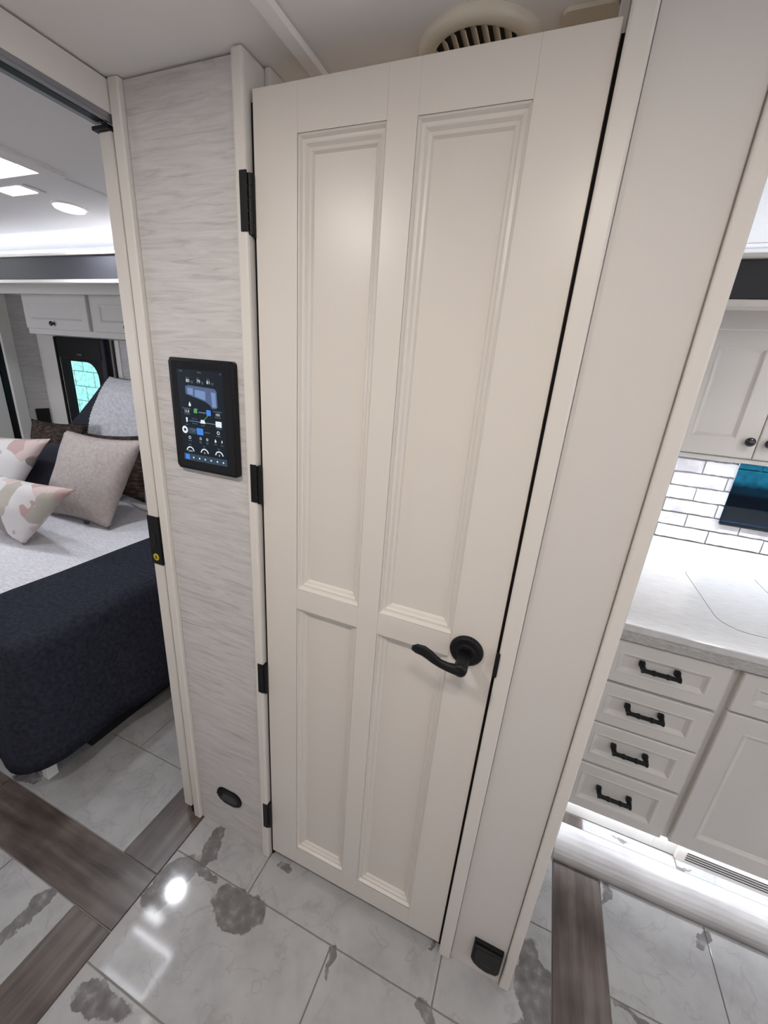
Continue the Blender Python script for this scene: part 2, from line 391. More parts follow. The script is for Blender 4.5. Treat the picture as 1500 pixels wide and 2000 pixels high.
struct(obj('wall_rear', B(-4.0, -3.9, -1.35, 1.55, 0, 2.25), WALLP), 'far end wall of the bedroom', 'wall')
for n, (bm, lab) in enumerate(((B(4.185, 4.199, -1.15, .15, .85, 1.85, bev=.003), 'unseen bright front window added in the far end wall for fill'),  # glowing pane added out of view as front fill
                               (B(1.7, 3.1, -1.349, -1.335, 1.25, 1.75, bev=.003), 'unseen bright side window added to the living area for fill'),  # glowing pane added out of view to light the kitchen
                               (B(-3.4, -2.5, -1.349, -1.335, 1.17, 1.73, bev=.003), 'bright side window of the bedroom aisle'))):
    struct(obj('window_%d' % (n+3), bm, PANE), lab, 'window')

# hall wall: striped panel left of the door
wl = struct(obj('wall_left', B(-.3036, -.033, 0, .03, 0, CZ-.004), STRIPE), 'whitewashed wood-grain wall panel left of the white door', 'wall')
tl = obj('trim_1', B(-.3325, -.3050, -.012, .03, .0, CZ-.001, bev=.0025), TRIM); struct(tl, 'narrow off-white corner trim left of the striped wall panel', 'trim')
jl = obj('trim_2', B(-.0335, -.0085, -.014, .085, 0, CZ-.001, bev=.005, seg=2), TRIM); struct(jl, 'off-white door jamb post carrying the black hinges', 'trim')
obj('door_stop', B(-.0085, .004, .045, .085, 0, CZ-.001, bev=.002), TRIM, jl)
obj('door_seal', B(-.0084, -.0006, .006, .044, 0, 1.985), VOID, jl)
# wall right of the door
wr = struct(obj('wall_right', B(.6085, .758, .008, 1.42, 0, CZ), WALLP), 'plain beige wall end right of the door with kitchen behind', 'wall')
obj('panel', B(.6085, .7428, 0, .008, 0, CZ-.003, bev=.0008), WALLP, wr)
jr = obj('trim_3', B(.5755, .6075, -.010, .085, 0, CZ-.001, bev=.004, seg=2), TRIM); struct(jr, 'slim off-white jamb strip along the black gap right of the door', 'trim')
obj('door_stop', B(.562, .5755, .045, .085, 0, CZ-.001, bev=.002), TRIM, jr)
obj('door_seal', B(.5705, .5754, .012, .044, 0, 1.99), VOID, jr)
tc_ = obj('trim_4', B(.745, .7695, -.008, .022, 0, CZ-.001, bev=.004, seg=2), TRIM); struct(tc_, 'rounded off-white corner trim at the kitchen end of the beige wall', 'trim')
# partition bath/bedroom with the pocket, header above the bedroom doorway
pm = bmesh.new(); box(pm, -.345, -.334, .005, 1.42, 0, CZ); box(pm, -.405, -.394, .04, 1.42, 0, CZ)
struct(obj('wall_partition', pm, WALLP), 'double partition that the bedroom sliding door retracts into', 'wall')
hd = struct(obj('wall_header', B(-.405, -.334, -1.35, -.002, 1.998, CZ-.004), TRIM), 'off-white header board above the bedroom doorway', 'header')
tk = obj('track', B(-.392, -.336, -1.35, -.002, 1.990, 1.998), STEEL, hd)
obj('track_slot', B(-.375, -.355, -1.35, -.012, 1.9885, 1.992), BLACKP, hd)
obj('track_rail', B(-.346, -.337, -1.35, -.002, 1.985, 1.993, bev=.001), STEEL, hd)
struct(obj('wall_bath_back', B(-.334, .6085, 1.40, 1.42, 0, CZ), WALLP), 'back wall of the bathroom behind the door', 'wall')

# ================================================================== sliding bedroom door
d2 = thing('door_2', (-.365, .02, 0), 'white sliding bedroom door edge poking out of its wall pocket', 'door')
d2['kind'] = 'structure'
obj('door_panel', B(-.3845, -.348, -.004, .75, .022, 1.978, bev=.003), TRIM, d2)
lt = obj('latch', B(-.3865, -.3455, -.0065, .030, .998, 1.143, bev=.001), BLACKP, d2); lt['label'] = 'black flush latch on the door edge'
obj('finger_pull', PR(rrect(-.377, -.362, 1.05, 1.095, .006), 'y', -.0075, -.0060), VOID, lt)
stk = obj('sticker', cyl(bmesh.new(), (-.367, -.0066, 1.021), (0, -1, 0), .0105, .0105, .0007, 20), emat('sticker_yellow', (.55, .47, .03), 0), lt); stk['label'] = 'round yellow sticker'
sg = bmesh.new(); prism(sg, [(-.3705, 1.0205), (-.3635, 1.0205), (-.367, 1.0275)], 'y', -.0081, -.0074); box(sg, -.3725, -.3615, -.0081, -.0074, 1.0165, 1.0185)
obj('sticker_mark', sg, BLACKP, lt)
obj('hanger', B(-.392, -.345, -.012, .02, 1.977, 1.984, bev=.001), BLACKP, d2)
obj('hanger_bolt', B(-.372, -.358, -.004, .02, 1.982, 1.99), BLACKP, d2)
obj('floor_guide', B(-.352, -.338, -.004, .012, 0, .03), BLACKP, d2)

# ================================================================== bathroom door
DX0, DX1, DZ0, DZ1, DT = 0.0, .5698, .0305, 2.0, .036
d1 = thing('door_1', (.285, .018, .0), 'tall off-white four-panel door with black lever handle and black hinges', 'door'); d1['kind'] = 'structure'
PX = [(.0915, .2555), (.3070, .4745)]; PZ = [(.1050, .9920), (1.0465, 1.9300)]
E_ = .0006
def dp(name, *a, m=PAINT): return obj(name, B(*a, bev=.0006), m, d1)
dp('stile', DX0, PX[0][0], 0, DT, DZ0, DZ1); dp('stile', PX[1][1], DX1, 0, DT, DZ0, DZ1)
dp('mullion', PX[0][1], PX[1][0], 0, DT, DZ0, DZ1)
for c in PX:
    dp('rail', c[0], c[1], 0, DT, DZ0, PZ[0][0]); dp('rail', c[0], c[1], 0, DT, PZ[0][1], PZ[1][0]); dp('rail', c[0], c[1], 0, DT, PZ[1][1], DZ1)
    for zz in PZ:
        obj('panel', B(c[0], c[1], .0205, .027, zz[0], zz[1]), PAINT, d1)
        prof = [(0, .0), (.0, .0015), (.0025, .0030), (.0055, .0085), (.0090, .0095), (.0115, .0090), (.0155, .0140), (.0200, .0158), (.0230, .0200), (.0240, .0212)]
        obj('panel_moulding', rings(bmesh.new(), c[0], c[1], zz[0], zz[1], prof, None, cap=False), PAINT, d1)
for z0, z1 in ((.1475, .252), (.693, .790), (1.248, 1.338), (1.783, 1.879)):
    hb = bmesh.new()
    cyl(hb, (-.006, -.004, z0), (0, 0, 1), .0060, .0060, z1-z0, 14)
    hg = obj('hinge', hb, BLACK, d1); hg['label'] = 'black butt hinge'
    n = 5; s = (z1-z0)/n
    for k in range(n): obj('knuckle', cyl(bmesh.new(), (-.006, -.004, z0+k*s+.0006), (0, 0, 1), .0068, .0068, s-.0012, 14), BLACK, hg)
    obj('hinge_leaf', B(-.0225, -.006, -.0160, -.0125, z0+.004, z1+.003, bev=.001), BLACK, hg)
    obj('hinge_leaf', B(-.006, .0005, -.0035, .030, z0-.003, z1-.004, bev=.001), BLACK, hg)
hx, hz = .5105, 1.021
hn = obj('lever_handle', lathe(bmesh.new(), (hx, 0.0005, hz), (0, -1, 0), [(.0345, 0), (.0355, .003), (.0340, .007), (.0300, .0095), (.0200, .0105), (.0165, .0125), (.0155, .018)]), BLACK, d1, smooth=False)
hn['label'] = 'black curved lever handle'
obj('spindle', lathe(bmesh.new(), (hx, -.016, hz), (0, -1, 0), [(.0125, 0), (.0125, .030), (.0135, .034), (.0140, .048), (.0128, .056), (.008, .058)]), BLACK, hn, True)
LP = [(.5110, 1.0195), (.4980, 1.0195), (.4850, 1.0205), (.4700, 1.0240), (.4580, 1.0295), (.4470, 1.0360), (.4350, 1.0405), (.4230, 1.0400), (.4150, 1.0365), (.4100, 1.0330)]
LR = [(.0125, .0090), (.0112, .0085), (.0095, .0075), (.0092, .0066), (.0105, .0060), (.0120, .0055), (.0126, .0050), (.0118, .0046), (.0090, .0038), (.0025, .0015)]
obj('lever', sweep(bmesh.new(), [(x, -.066-.004*math.sin(k/9*PI), z) for k, (x, z) in enumerate(LP)], LR, 14), BLACK, hn, True)
obj('strike_lip', PR(rrect(.5702, .5785, .985, 1.045, .004), 'y', -.013, -.0105), BLACK, d1)

# ================================================================== wall control screen
def text_bm(bm, s, x, z, size, y, align='CENTER'):
    cu = bpy.data.curves.new('t', 'FONT'); cu.body = s; cu.size = size; cu.align_x = align; cu.align_y = 'CENTER'; cu.resolution_u = 2
    to = bpy.data.objects.new('t', cu); COL.objects.link(to)
    dg = bpy.context.evaluated_depsgraph_get(); me = bpy.data.meshes.new_from_object(to.evaluated_get(dg))
    off = len(bm.verts); bm.verts.ensure_lookup_table()
    vs_ = [bm.verts.new((x+v.co.x, y, z+v.co.y)) for v in me.vertices]
    for p in me.polygons:
        try: bm.faces.new([vs_[i] for i in p.vertices])
        except ValueError: pass
    bpy.data.objects.remove(to); bpy.data.curves.remove(cu); bpy.data.meshes.remove(me)
    return bm
def flat(bm, pts, y):
    bm.faces.new([bm.verts.new((p[0], y, p[1])) for p in pts]); return bm
def arc(bm, x, z, r0, r1, a0, a1, y, n=16):
    for i in range(n):
        t0 = math.radians(a0+(a1-a0)*i/n); t1 = math.radians(a0+(a1-a0)*(i+1)/n)
        flat(bm, [(x+r0*math.cos(t0), z+r0*math.sin(t0)), (x+r1*math.cos(t0), z+r1*math.sin(t0)), (x+r1*math.cos(t1), z+r1*math.sin(t1)), (x+r0*math.cos(t1), z+r0*math.sin(t1))], y)
    return bm
cp = thing('control_screen', (-.143, 0, 1.304), 'black wall touchscreen showing white and blue readouts on striped panel', 'touchscreen')
hb = PR(rrect(-.2335, -.0520, 1.3040, 1.5550, .008), 'y', -.020, -.0005)
bmesh.ops.bevel(hb, geom=[e for e in hb.edges if all(abs(v.co.y+.020) < 1e-5 for v in e.verts)], offset=.0025, segments=2, affect='EDGES')
obj('housing', hb, BLACKP, cp)
GL = mat('screen_glass', (.006, .007, .010), .12)
glp = obj('glass', PR(rrect(-.2265, -.0590, 1.3105, 1.5485, .005), 'y', -.0206, -.0190), GL, cp)
dsp = obj('display', PR([(-.2100, 1.3265), (-.0805, 1.3265), (-.0805, 1.5318), (-.2100, 1.5318)], 'y', -.0210, -.0195), dmat('display_dark', (.010, .017, .026), 1.0), cp)
EW = dmat('display_white', (.86, .95, 1.0), 1.25); EB = dmat('display_blue', (.07, .27, .85), 1.2); EG = dmat('display_green', (.08, .50, .12), 1.1)
ED = dmat('display_dim', (.35, .42, .50), .9); EV = dmat('display_van', (.13, .19, .36), .9); EP = dmat('display_pane', (.26, .38, .68), 1.0); EN = dmat('display_bar', (.05, .08, .12), 1.0)
Y1, Y2, Y3 = -.02125, -.0214, -.0216
def ic(name, m, fn, *a): return obj(name, fn(bmesh.new(), *a), m, dsp)
for s, x, z, sz in (('80', -.1799, 1.5077, .0105), ('79', -.1489, 1.5079, .0105), ('81', -.1207, 1.5079, .0105), ('12.8', -.190, 1.4406, .0085), ('100', -.1003, 1.4409, .0085),
                    ('Low', -.1884, 1.3495, .0070), ('0', -.1455, 1.3495, .0070), ('0', -.1024, 1.3495, .0070)):
    o = ic('readout_text', EW, text_bm, s, x, z, sz, Y2)
t = bmesh.new()
for s, x, z, sz in (('12:44', -.1988, 1.5272, .0042), ('Home', -.145, 1.5272, .0042), ('76', -.0868, 1.5272, .0042), ('Cool', -.1681, 1.5068, .0040), ('74', -.1681, 1.5034, .0034), ('Cool', -.1383, 1.5068, .0040), ('74', -.1383, 1.5034, .0034), ('Cool', -.1102, 1.5068, .0040), ('74', -.1102, 1.5034, .0034),
                    ('Front', -.1802, 1.5145, .0034), ('Mid', -.1503, 1.5148, .0034), ('Rear', -.1206, 1.5150, .0034), ('Chassis Battery', -.1905, 1.4470, .0040), ('House Battery', -.0997, 1.4478, .0040), ('Not charged', -.1893, 1.4350, .0034), ('No time left', -.0997, 1.4352, .0034),
                    ('0 W   0 A', -.1690, 1.4250, .0036), ('0 W   0 A', -.1690, 1.4145, .0036), ('Inverter', -.1447, 1.4125, .0034), ('AC Loads', -.0990, 1.4110, .0034), ('Shore', -.1920, 1.4105, .0032), ('Tank Heater', -.1745, 1.4005, .0036), ('OFF', -.1745, 1.3960, .0034), ('Generator', -.1338, 1.3980, .0038), ('Max Fan', -.1015, 1.3935, .0036),
                    ('Awning', -.1880, 1.3737, .0034), ('Lights', -.1554, 1.3750, .0034), ('ON', -.1554, 1.3715, .0030), ('Lamps', -.1359, 1.3750, .0034), ('ON', -.1359, 1.3715, .0030), ('Water', -.1117, 1.3741, .0034), ('Pump', -.0928, 1.3735, .0034), ('Fresh', -.1880, 1.3645, .0034), ('Gray', -.1462, 1.3645, .0034), ('Black', -.1026, 1.3642, .0034)):
    text_bm(t, s, x, z, sz, Y2)
o = obj('caption_text', t, ED, dsp); o['kind'] = 'stuff'
ic('coach_picture', EV, flat, [(-.1886, 1.4955), (-.1800, 1.4985), (-.1060, 1.4960), (-.0995, 1.4910), (-.0990, 1.4570), (-.1040, 1.4535), (-.1149, 1.4530), (-.1200, 1.4600), (-.1330, 1.4665), (-.1886, 1.4790)], Y1)
for q in ([(-.1826, 1.4927), (-.1665, 1.4926), (-.1671, 1.4777), (-.1821, 1.4794)], [(-.1607, 1.4901), (-.1312, 1.4882), (-.1322, 1.4690), (-.1623, 1.4759)], [(-.1157, 1.4881), (-.1030, 1.4879), (-.1030, 1.4570), (-.1138, 1.4560)]):
    ic('coach_picture_pane', EP, flat, q, Y2)
ic('toolbar', EN, flat, rrect(-.2100, -.0805, 1.3265, 1.3425, .001), Y1); ic('status_box', EN, flat, rrect(-.1900, -.1670, 1.3905, 1.4045, .002), Y1)
ic('battery_icon', EG, flat, [(-.1690, 1.4460), (-.1590, 1.4460), (-.1590, 1.4385), (-.1690, 1.4385)], Y2)
ic('battery_icon_top', ED, flat, [(-.1690, 1.4462), (-.1660, 1.4490), (-.1565, 1.4485), (-.1590, 1.4462)], Y2)
ic('link_line', EG, flat, [(-.1406, 1.4268), (-.1287, 1.4368), (-.1275, 1.4360), (-.1394, 1.4260)], Y2)
ic('link_line', EB, flat, [(-.185, 1.4205), (-.152, 1.4205), (-.152, 1.4190), (-.185, 1.4190)], Y2)
ic('link_line', ED, flat, [(-.1548, 1.4425), (-.1337, 1.4425), (-.1337, 1.4408), (-.1548, 1.4408)], Y1); ic('link_line', ED, flat, [(-.1400, 1.4203), (-.1070, 1.4203), (-.1070, 1.4190), (-.1400, 1.4190)], Y1)
ic('battery_icon', EB, flat, rrect(-.1320, -.1195, 1.4365, 1.4490, .002), Y2); ic('button', EB, flat, rrect(-.1647, -.1454, 1.3904, 1.4056, .0015), Y2); ic('home_button', EB, flat, rrect(-.2055, -.1925, 1.3285, 1.3405, .0012), Y2)
for x in (-.1886, -.1455, -.1024): ic('tank_gauge', EW, arc, x, 1.3475, .0095, .0122, 10, 170, Y2)
ic('round_button', EW, arc, -.2000, 1.3979, .0035, .0085, 0, 360, Y2, 24); ic('inverter_icon', EW, flat, [(-.1525, 1.4175), (-.1370, 1.4175), (-.1395, 1.4255), (-.1495, 1.4255)], Y2); ic('load_icon', EW, flat, rrect(-.1075, -.0905, 1.4140, 1.4268, .0015), Y2)
ic('plug_icon', EW, flat, [(-.1945, 1.4265), (-.1890, 1.4265), (-.1900, 1.4160), (-.1935, 1.4160)], Y2)
def drop(bm, x, z, r): return flat(bm, [(x+r*math.cos(math.radians(q)), z+r*math.sin(math.radians(q))) for q in range(-210, 31, 20)]+[(x, z+2.2*r)], Y2)
ic('drop_icon', EW, drop, -.1792, 1.4555, .0034); ic('drop_icon', EW, drop, -.111, 1.3808, .0026)
for x, z, r0, r1 in ((-.1872, 1.381, .0022, .0036), (-.1547, 1.382, .0020, .0030), (-.1352, 1.382, .0020, .0030), (-.1015, 1.4012, .0026, .0040)): ic('ring_icon', EW, arc, x, z, r0, r1, 0, 360, Y2)
ic('bolt_icon', EW, flat, [(-.0930, 1.3780), (-.0905, 1.3826), (-.0918, 1.3862), (-.0942, 1.3820)], Y2)
for x in (-.1807, -.1627, -.1454, -.1279, -.1093, -.0918): ic('toolbar_icon', EW, arc, x, 1.3342, .0004, .0022, 0, 360, Y2, 8)

_k = .7175/.7095
cp.scale = (_k, .64, _k); cp.location = (.57757+(cp.location.x-.57757)*_k, 0, 1.56195+(cp.location.z-1.56195)*_k)
# ================================================================== small wall fittings
sp = thing('floor_light', (-.172, 0, .15), 'black oval courtesy light low on the striped panel', 'light')
ob_ = PR(rrect(-.2220, -.1205, .1450, .2070, .0305, 8), 'y', -.006, -.0004)
bmesh.ops.bevel(ob_, geom=[e for e in ob_.edges if all(abs(v.co.y+.006) < 1e-5 for v in e.verts)], offset=.003, segments=2, affect='EDGES')
obj('bezel', ob_, BLACKP, sp)
obj('lens', PR(rrect(-.2085, -.1345, .1590, .1930, .0165, 8), 'y', -.0066, -.0050), GL, sp)
vi = thing('vacuum_inlet', (.697, 0, .048), 'black vacuum inlet flap at the foot of the beige wall', 'inlet')
pts = [(.6595, .1430), (.7355, .1430), (.7355, .0560), (.7300, .0490), (.7050, .0475), (.6800, .0520), (.6595, .0640)]
obj('plate', PR(pts, 'y', -.010, -.0004), BLACKP, vi)
fl = bmesh.new(); prism(fl, [(.6625, .1380), (.7325, .1380), (.7325, .0590), (.7040, .0510), (.6820, .0550), (.6625, .0670)], 'y', -.019, -.010)
bmesh.ops.bevel(fl, geom=[e for e in fl.edges if all(v.co.y < -.018 for v in e.verts)], offset=.004, segments=2, affect='EDGES')
obj('flap', fl, BLACK, vi); obj('flap_hinge', cyl(bmesh.new(), (.664, -.016, .1385), (1, 0, 0), .0045, .0045, .067, 12), BLACKP, vi)
obj('flap_mark', B(.684, .710, -.0196, -.0188, .0815, .0840, bev=.0004), mat('grey_print', (.05, .05, .05), .5), vi)

vt = thing('ceiling_vent', (.365, .113, CZ), 'round cream ceiling vent with louvres above the bathroom door', 'vent')
obj('duct', cyl(bmesh.new(), (.365, .113, CZ-.0025), (0, 0, 1), .074, .074, .002, 40), DUCT, vt)
bm = bmesh.new(); n = 48; prev = None
for rr, zz in ((.101, CZ), (.101, CZ-.008), (.096, CZ-.014), (.086, CZ-.016), (.077, CZ-.012), (.073, CZ-.004)):
    ring = [bm.verts.new((.365+rr*math.cos(2*PI*i/n), .113+rr*math.sin(2*PI*i/n), zz)) for i in range(n)]
    if prev:
        for i in range(n): bm.faces.new((prev[i], prev[(i+1) % n], ring[(i+1) % n], ring[i]))
    prev = ring
obj('rim', bm, VENTP, vt, True)
for k in range(9):
    x = .365-.064+k*.016; L = math.sqrt(max(.0735**2-(x-.365)**2, 1e-4))
    bm = bmesh.new(); tl_ = .7
    c, s = math.cos(tl_)*.0075, math.sin(tl_)*.0075
    prism(bm, [(x-c, CZ-.008+s), (x-c+.0012, CZ-.008+s+.001), (x+c+.0012, CZ-.008-s+.001), (x+c, CZ-.008-s)], 'y', .113-L, .113+L)
    obj('louvre', bm, VENTP, vt)
tag(obj('access_panel', PR(rrect(.488, .562, .055, .30, .012), 'z', CZ-.006, CZ-.0002), VENTP), 'cream rectangular cover plate on bathroom ceiling beside the round vent', 'cover plate')

def puck(x, y, z, power, color, label, group, r=.05, body=WHITE):
    p = thing('ceiling_light', (x, y, z), label, 'ceiling light', group)
    obj('bezel', lathe(bmesh.new(), (x, y, z), (0, 0, -1), [(r+.010, 0), (r+.009, .003), (r+.004, .005), (r, .005)], 32), body, p)
    obj('lens', lathe(bmesh.new(), (x, y, z-.0045), (0, 0, -1), [(r+.002, 0), (r*.97, .006), (r*.8, .009), (r*.4, .011)], 32), PUCKL, p)
    L = area('puck_lamp', (x, y, z-.018), (0, 0, -1), r*1.9, 0, power, color, True)
    return p
puck(-1.243, .490, CZ, 7, (.90, .93, 1.0), 'round lit ceiling light in the bedroom beside the skylight', None)
puck(-2.35, .30, CZ, 6, (.93, .95, 1.0), 'unseen added ceiling light over the far end of the bed', None)  # added out of frame to brighten the pillows
HG = 'hall ceiling lights behind the viewer'
puck(.62, -.74, CZ, 5.8, WARM, 'round ceiling light over the aisle nearest the door', HG)
puck(-.15, -.74, CZ, 8.8, NEUT, 'round ceiling light over the aisle by the bedroom doorway', HG)
puck(1.7, -.85, CZ, 3.4, WARM, 'unseen added ceiling light over the aisle opposite the kitchen', HG)  # added out of frame to light the kitchen fronts
puck(1.45, .72, 1.798, 3.0, NEUT, 'unseen added ceiling light inside the kitchen slide-out', None)  # added behind the fascia to lift upper cabinets and counter
puck(.20, .50, CZ, 3.5, (1, .87, .72), 'round ceiling light inside the bathroom', None)

# ================================================================== bedroom: skylight, fascia, slide-out
sk = thing('skylight', ((SK[0]+SK[1])/2, (SK[2]+SK[3])/2, CZ), 'shaded bedroom skylight with bright daylight leaking round its edges', 'skylight')
fr = bmesh.new()
for x0, x1, y0, y1 in ((SK[0]-.06, SK[0], SK[2]-.05, SK[3]+.045), (SK[1], SK[1]+.06, SK[2]-.05, SK[3]+.045), (SK[0], SK[1], SK[2]-.05, SK[2]), (SK[0], SK[1], SK[3], SK[3]+.045)):
    box(fr, x0, x1, y0, y1, CZ-.008, CZ+.0)
obj('frame', fr, CEIL, sk)
obj('daylight', B(SK[0], SK[1], SK[2], SK[3], CZ+.020, CZ+.026), SKYP, sk)
obj('shade', B(SK[0]+.002, SK[1]-.016, SK[2]+.012, SK[3]-.018, CZ+.012, CZ+.016, bev=.001), SHADE, sk)
s2 = thing('roof_vent', (-1.262, .328, CZ), 'small bright rectangular roof vent beside the bedroom skylight', 'roof vent')
obj('frame', B(-1.36, -1.175, .292, .372, CZ-.005, CZ-.0001, bev=.002), CEIL, s2)
obj('daylight', B(-1.335, -1.198, .303, .358, CZ-.0065, CZ-.004), SKYP, s2)
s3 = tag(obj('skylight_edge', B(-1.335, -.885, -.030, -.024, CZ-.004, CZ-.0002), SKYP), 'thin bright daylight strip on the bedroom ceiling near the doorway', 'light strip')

def slide_fascia(x0, x1, zb, zt, side, yf, yw):
    f = thing('slide_fascia', ((x0+x1)/2, yf, zb), 'black padded slide-out fascia band with white trim over the %s' % side, 'fascia')
    obj('band', B(x0, x1, yf+.004, yf+.025, zb+.002, zt, bev=.004), NAVYF, f)
    obj('lower_trim', B(x0, x1, yf-.005, yf+.035, zb-.012, zb+.003, bev=.002), TRIM, f)
    obj('upper_trim', B(x0, x1, yf-.006, yf+.032, zt-.002, zt+.008, bev=.002), TRIM, f)
    obj('shelf', B(x0, x1, yf+.025, yw, zt-.02, zt-.006), TRIM, f)
    return f
slide_fascia(-3.3, -.407, 1.836, 1.934, 'bed', .62, .95); slide_fascia(.772, 4.15, 1.752, 1.832, 'kitchen', .42, .70)
def cove(x0, x1, zt, side, power, ly, dr_, yw):
    o = obj('wall_cove_'+side, B(x0, x1, yw, yw+.02, zt-.1, CZ), TRIM); struct(o, 'white cove wall lit from the fascia over the %s' % side, 'wall')
    obj('moulding', B(x0, x1, yw-.015, yw, zt+.022, zt+.062, bev=.003), TRIM, o); obj('moulding', B(x0, x1, yw-.01, yw, zt+.085, zt+.095, bev=.002), TRIM, o)
    l = tag(obj('led_strip', B(x0+.02, x1-.02, ly-.005, ly+.005, zt-.0055, zt-.001), LED), 'cool white cove light strip behind the %s fascia' % side, 'led strip')
    area('cove_lamp_'+side, ((x0+x1)/2, ly, zt+.006), dr_, x1-x0-.04, .010, power, (.70, .82, 1.0))
cove(-3.3, -.407, 1.934, 'bedroom', 5, .70, (0, 1, .10), .95); cove(.772, 4.15, 1.832, 'kitchen', 7, .475, (0, .7, 1), .70)
# slide-out room shells
def slide_shell(x0, x1, zs, yb, side, lab, y0):
    struct(obj('ceiling_slide_'+side, B(x0, x1, y0, yb, zs, zs+.006), CEIL), 'slide-out ceiling over the '+lab, 'ceiling')
slide_shell(-3.3, -.407, 1.890, 1.45, 'bedroom', 'bed', .6555); slide_shell(.772, 4.15, 1.798, 1.42, 'kitchen', 'kitchen', .4555)
struct(obj('ceiling_filler', B(-3.95, 4.3, 1.0, 1.6, 2.06, 2.08), CEIL), 'flat roof liner above the slide-outs', 'ceiling')
bw = bmesh.new()   # bedroom outer wall with window opening
WX0, WX1, WZ0, WZ1 = -3.03, -2.50, .98, 1.625
for x0, x1, z0, z1 in ((-3.95, WX0, 0, 2.08), (WX1, -.40, 0, 2.08), (WX0, WX1, 0, WZ0), (WX0, WX1, WZ1, 2.08)): box(bw, x0, x1, 1.45, 1.50, z0, z1)
struct(obj('wall_bedroom', bw, TRIM), 'bedroom outer wall behind the bed with a narrow window', 'wall')
we = struct(obj('wall_bedroom_end', B(-3.34, -3.3, 1.27, 1.45, 0, 1.889), STRIPE), 'narrow striped wall return beside the bedroom window', 'wall')
tt = struct(obj('trim_5', B(-3.34, -3.285, 1.205, 1.285, 0, 1.889, bev=.004), TRIM), 'white vertical trim post at the left of the bedroom', 'trim')
struct(obj('trim_6', B(-3.36, -3.305, 1.165, 1.205, 0, 1.889), BLACKP), 'black vertical seal strip beside the bedroom wardrobe', 'trim')
wd = thing('wardrobe', (-3.5, .8, 0), 'beige wardrobe door at the far left of the bedroom', 'wardrobe')
obj('body', B(-3.7, -3.33, .70, 1.165, 0, 1.885), CAB, wd); obj('door', B(-3.33, -3.305, .71, 1.16, .08, 1.85, bev=.004), CAB, wd)
po = thing('wall_outlet', (-3.297, 1.385, .915), 'black outlet plate on the striped return wall above the bed', 'outlet')
obj('plate', B(-3.300, -3.292, 1.335, 1.438, .905, 1.058, bev=.003), BLACKP, po); obj('socket', B(-3.2925, -3.2905, 1.355, 1.418, .94, 1.02, bev=.001), VOID, po)
obj('trim_strip', B(-3.078, -3.060, 1.435, 1.4499, 0, 1.62, bev=.002), VOID, bpy.data.objects['wall_bedroom'])
for x0, x1 in ((-2.440, -2.425), (-2.400, -2.392)): obj('trim_strip', B(x0, x1, 1.436, 1.4499, 0, 1.62, bev=.002), mat('dark_trim', (.05, .045, .045), .6), bpy.data.objects['wall_bedroom'])
obj('light_trim', B(-2.392, -2.352, 1.43, 1.4499, 0, 1.62, bev=.002), WHITE, bpy.data.objects['wall_bedroom'])
obj('striped_panel', B(-2.352, -.41, 1.437, 1.4499, 0, 1.62), STRIPE, bpy.data.objects['wall_bedroom'])
# window with black frame, half-drawn shade
wi = thing('window_1', (-2.74, 1.45, WZ0), 'narrow black-framed bedroom window with black shade half down', 'window'); wi['kind'] = 'structure'
def frame_y(pts_out, pts_in, y0, y1):
    bm = bmesh.new(); n = len(pts_out); V = []
    for y in (y0, y1): V.append(([bm.verts.new((p[0], y, p[1])) for p in pts_out], [bm.verts.new((p[0], y, p[1])) for p in pts_in]))
    for i in range(n):
        k = (i+1) % n
        for y in (0, 1): bm.faces.new((V[y][0][i], V[y][0][k], V[y][1][k], V[y][1][i]))
        for q in (0, 1): bm.faces.new((V[0][q][i], V[0][q][k], V[1][q][k], V[1][q][i]))
    return bm
def rr4(x0, x1, z0, z1, rs, n=6):
    out = []
    for (cx, cz, a0, r) in ((x1, z1, 0, rs[0]), (x0, z1, 90, rs[1]), (x0, z0, 180, rs[2]), (x1, z0, 270, rs[3])):
        sx = -1 if cx == x1 else 1; sz = -1 if cz == z1 else 1
        for i in range(n+1):
            a = math.radians(a0+90*i/n); out.append((cx+sx*r+r*math.cos(a), cz+sz*r+r*math.sin(a)))
    return out
obj('frame', frame_y(rr4(WX0-.006, WX1+.02, WZ0-.02, WZ1+.02, (.01,)*4), rr4(-2.962, -2.622, .995, 1.452, (.115, .006, .006, .115)), 1.438, 1.468), BLACKP, wi)
obj('pane', B(-2.97, -2.60, 1.475, 1.480, .99, 1.47), glassmat('teal_glass', (.62, .97, .97), .04), wi)
sh = obj('shade_cassette', B(-2.985, -2.50, 1.395, 1.425, 1.472, 1.632, bev=.006), BLACKP, wi); obj('shade_pull', B(-2.76, -2.70, 1.390, 1.396, 1.495, 1.51, bev=.002), mat('pull_grey', (.06, .07, .06), .5), wi)
obj('casing', B(-2.52, -2.47, 1.40, 1.45, 1.0, 1.62, bev=.006), mat('navy_casing', (.012, .012, .028), .4), wi)
# block wall outside
bo = thing('block_wall', (-5.4, 3.3, 0), 'sunlit grey concrete block wall outside the bedroom window', 'block wall')
obj('mortar', B(-7.4, -3.6, 3.31, 3.5, 0, 2.2), mat('mortar', (.42, .42, .4), .9), bo)
bmesh_block = None
for r in range(3, 11):
    for c in range(9):
        x = -7.3+c*.41+(.2 if r % 2 else 0)
        obj('block', B(x, x+.398, 3.296, 3.33, r*.205, r*.205+.195, bev=.004), BLOCKM, bo)
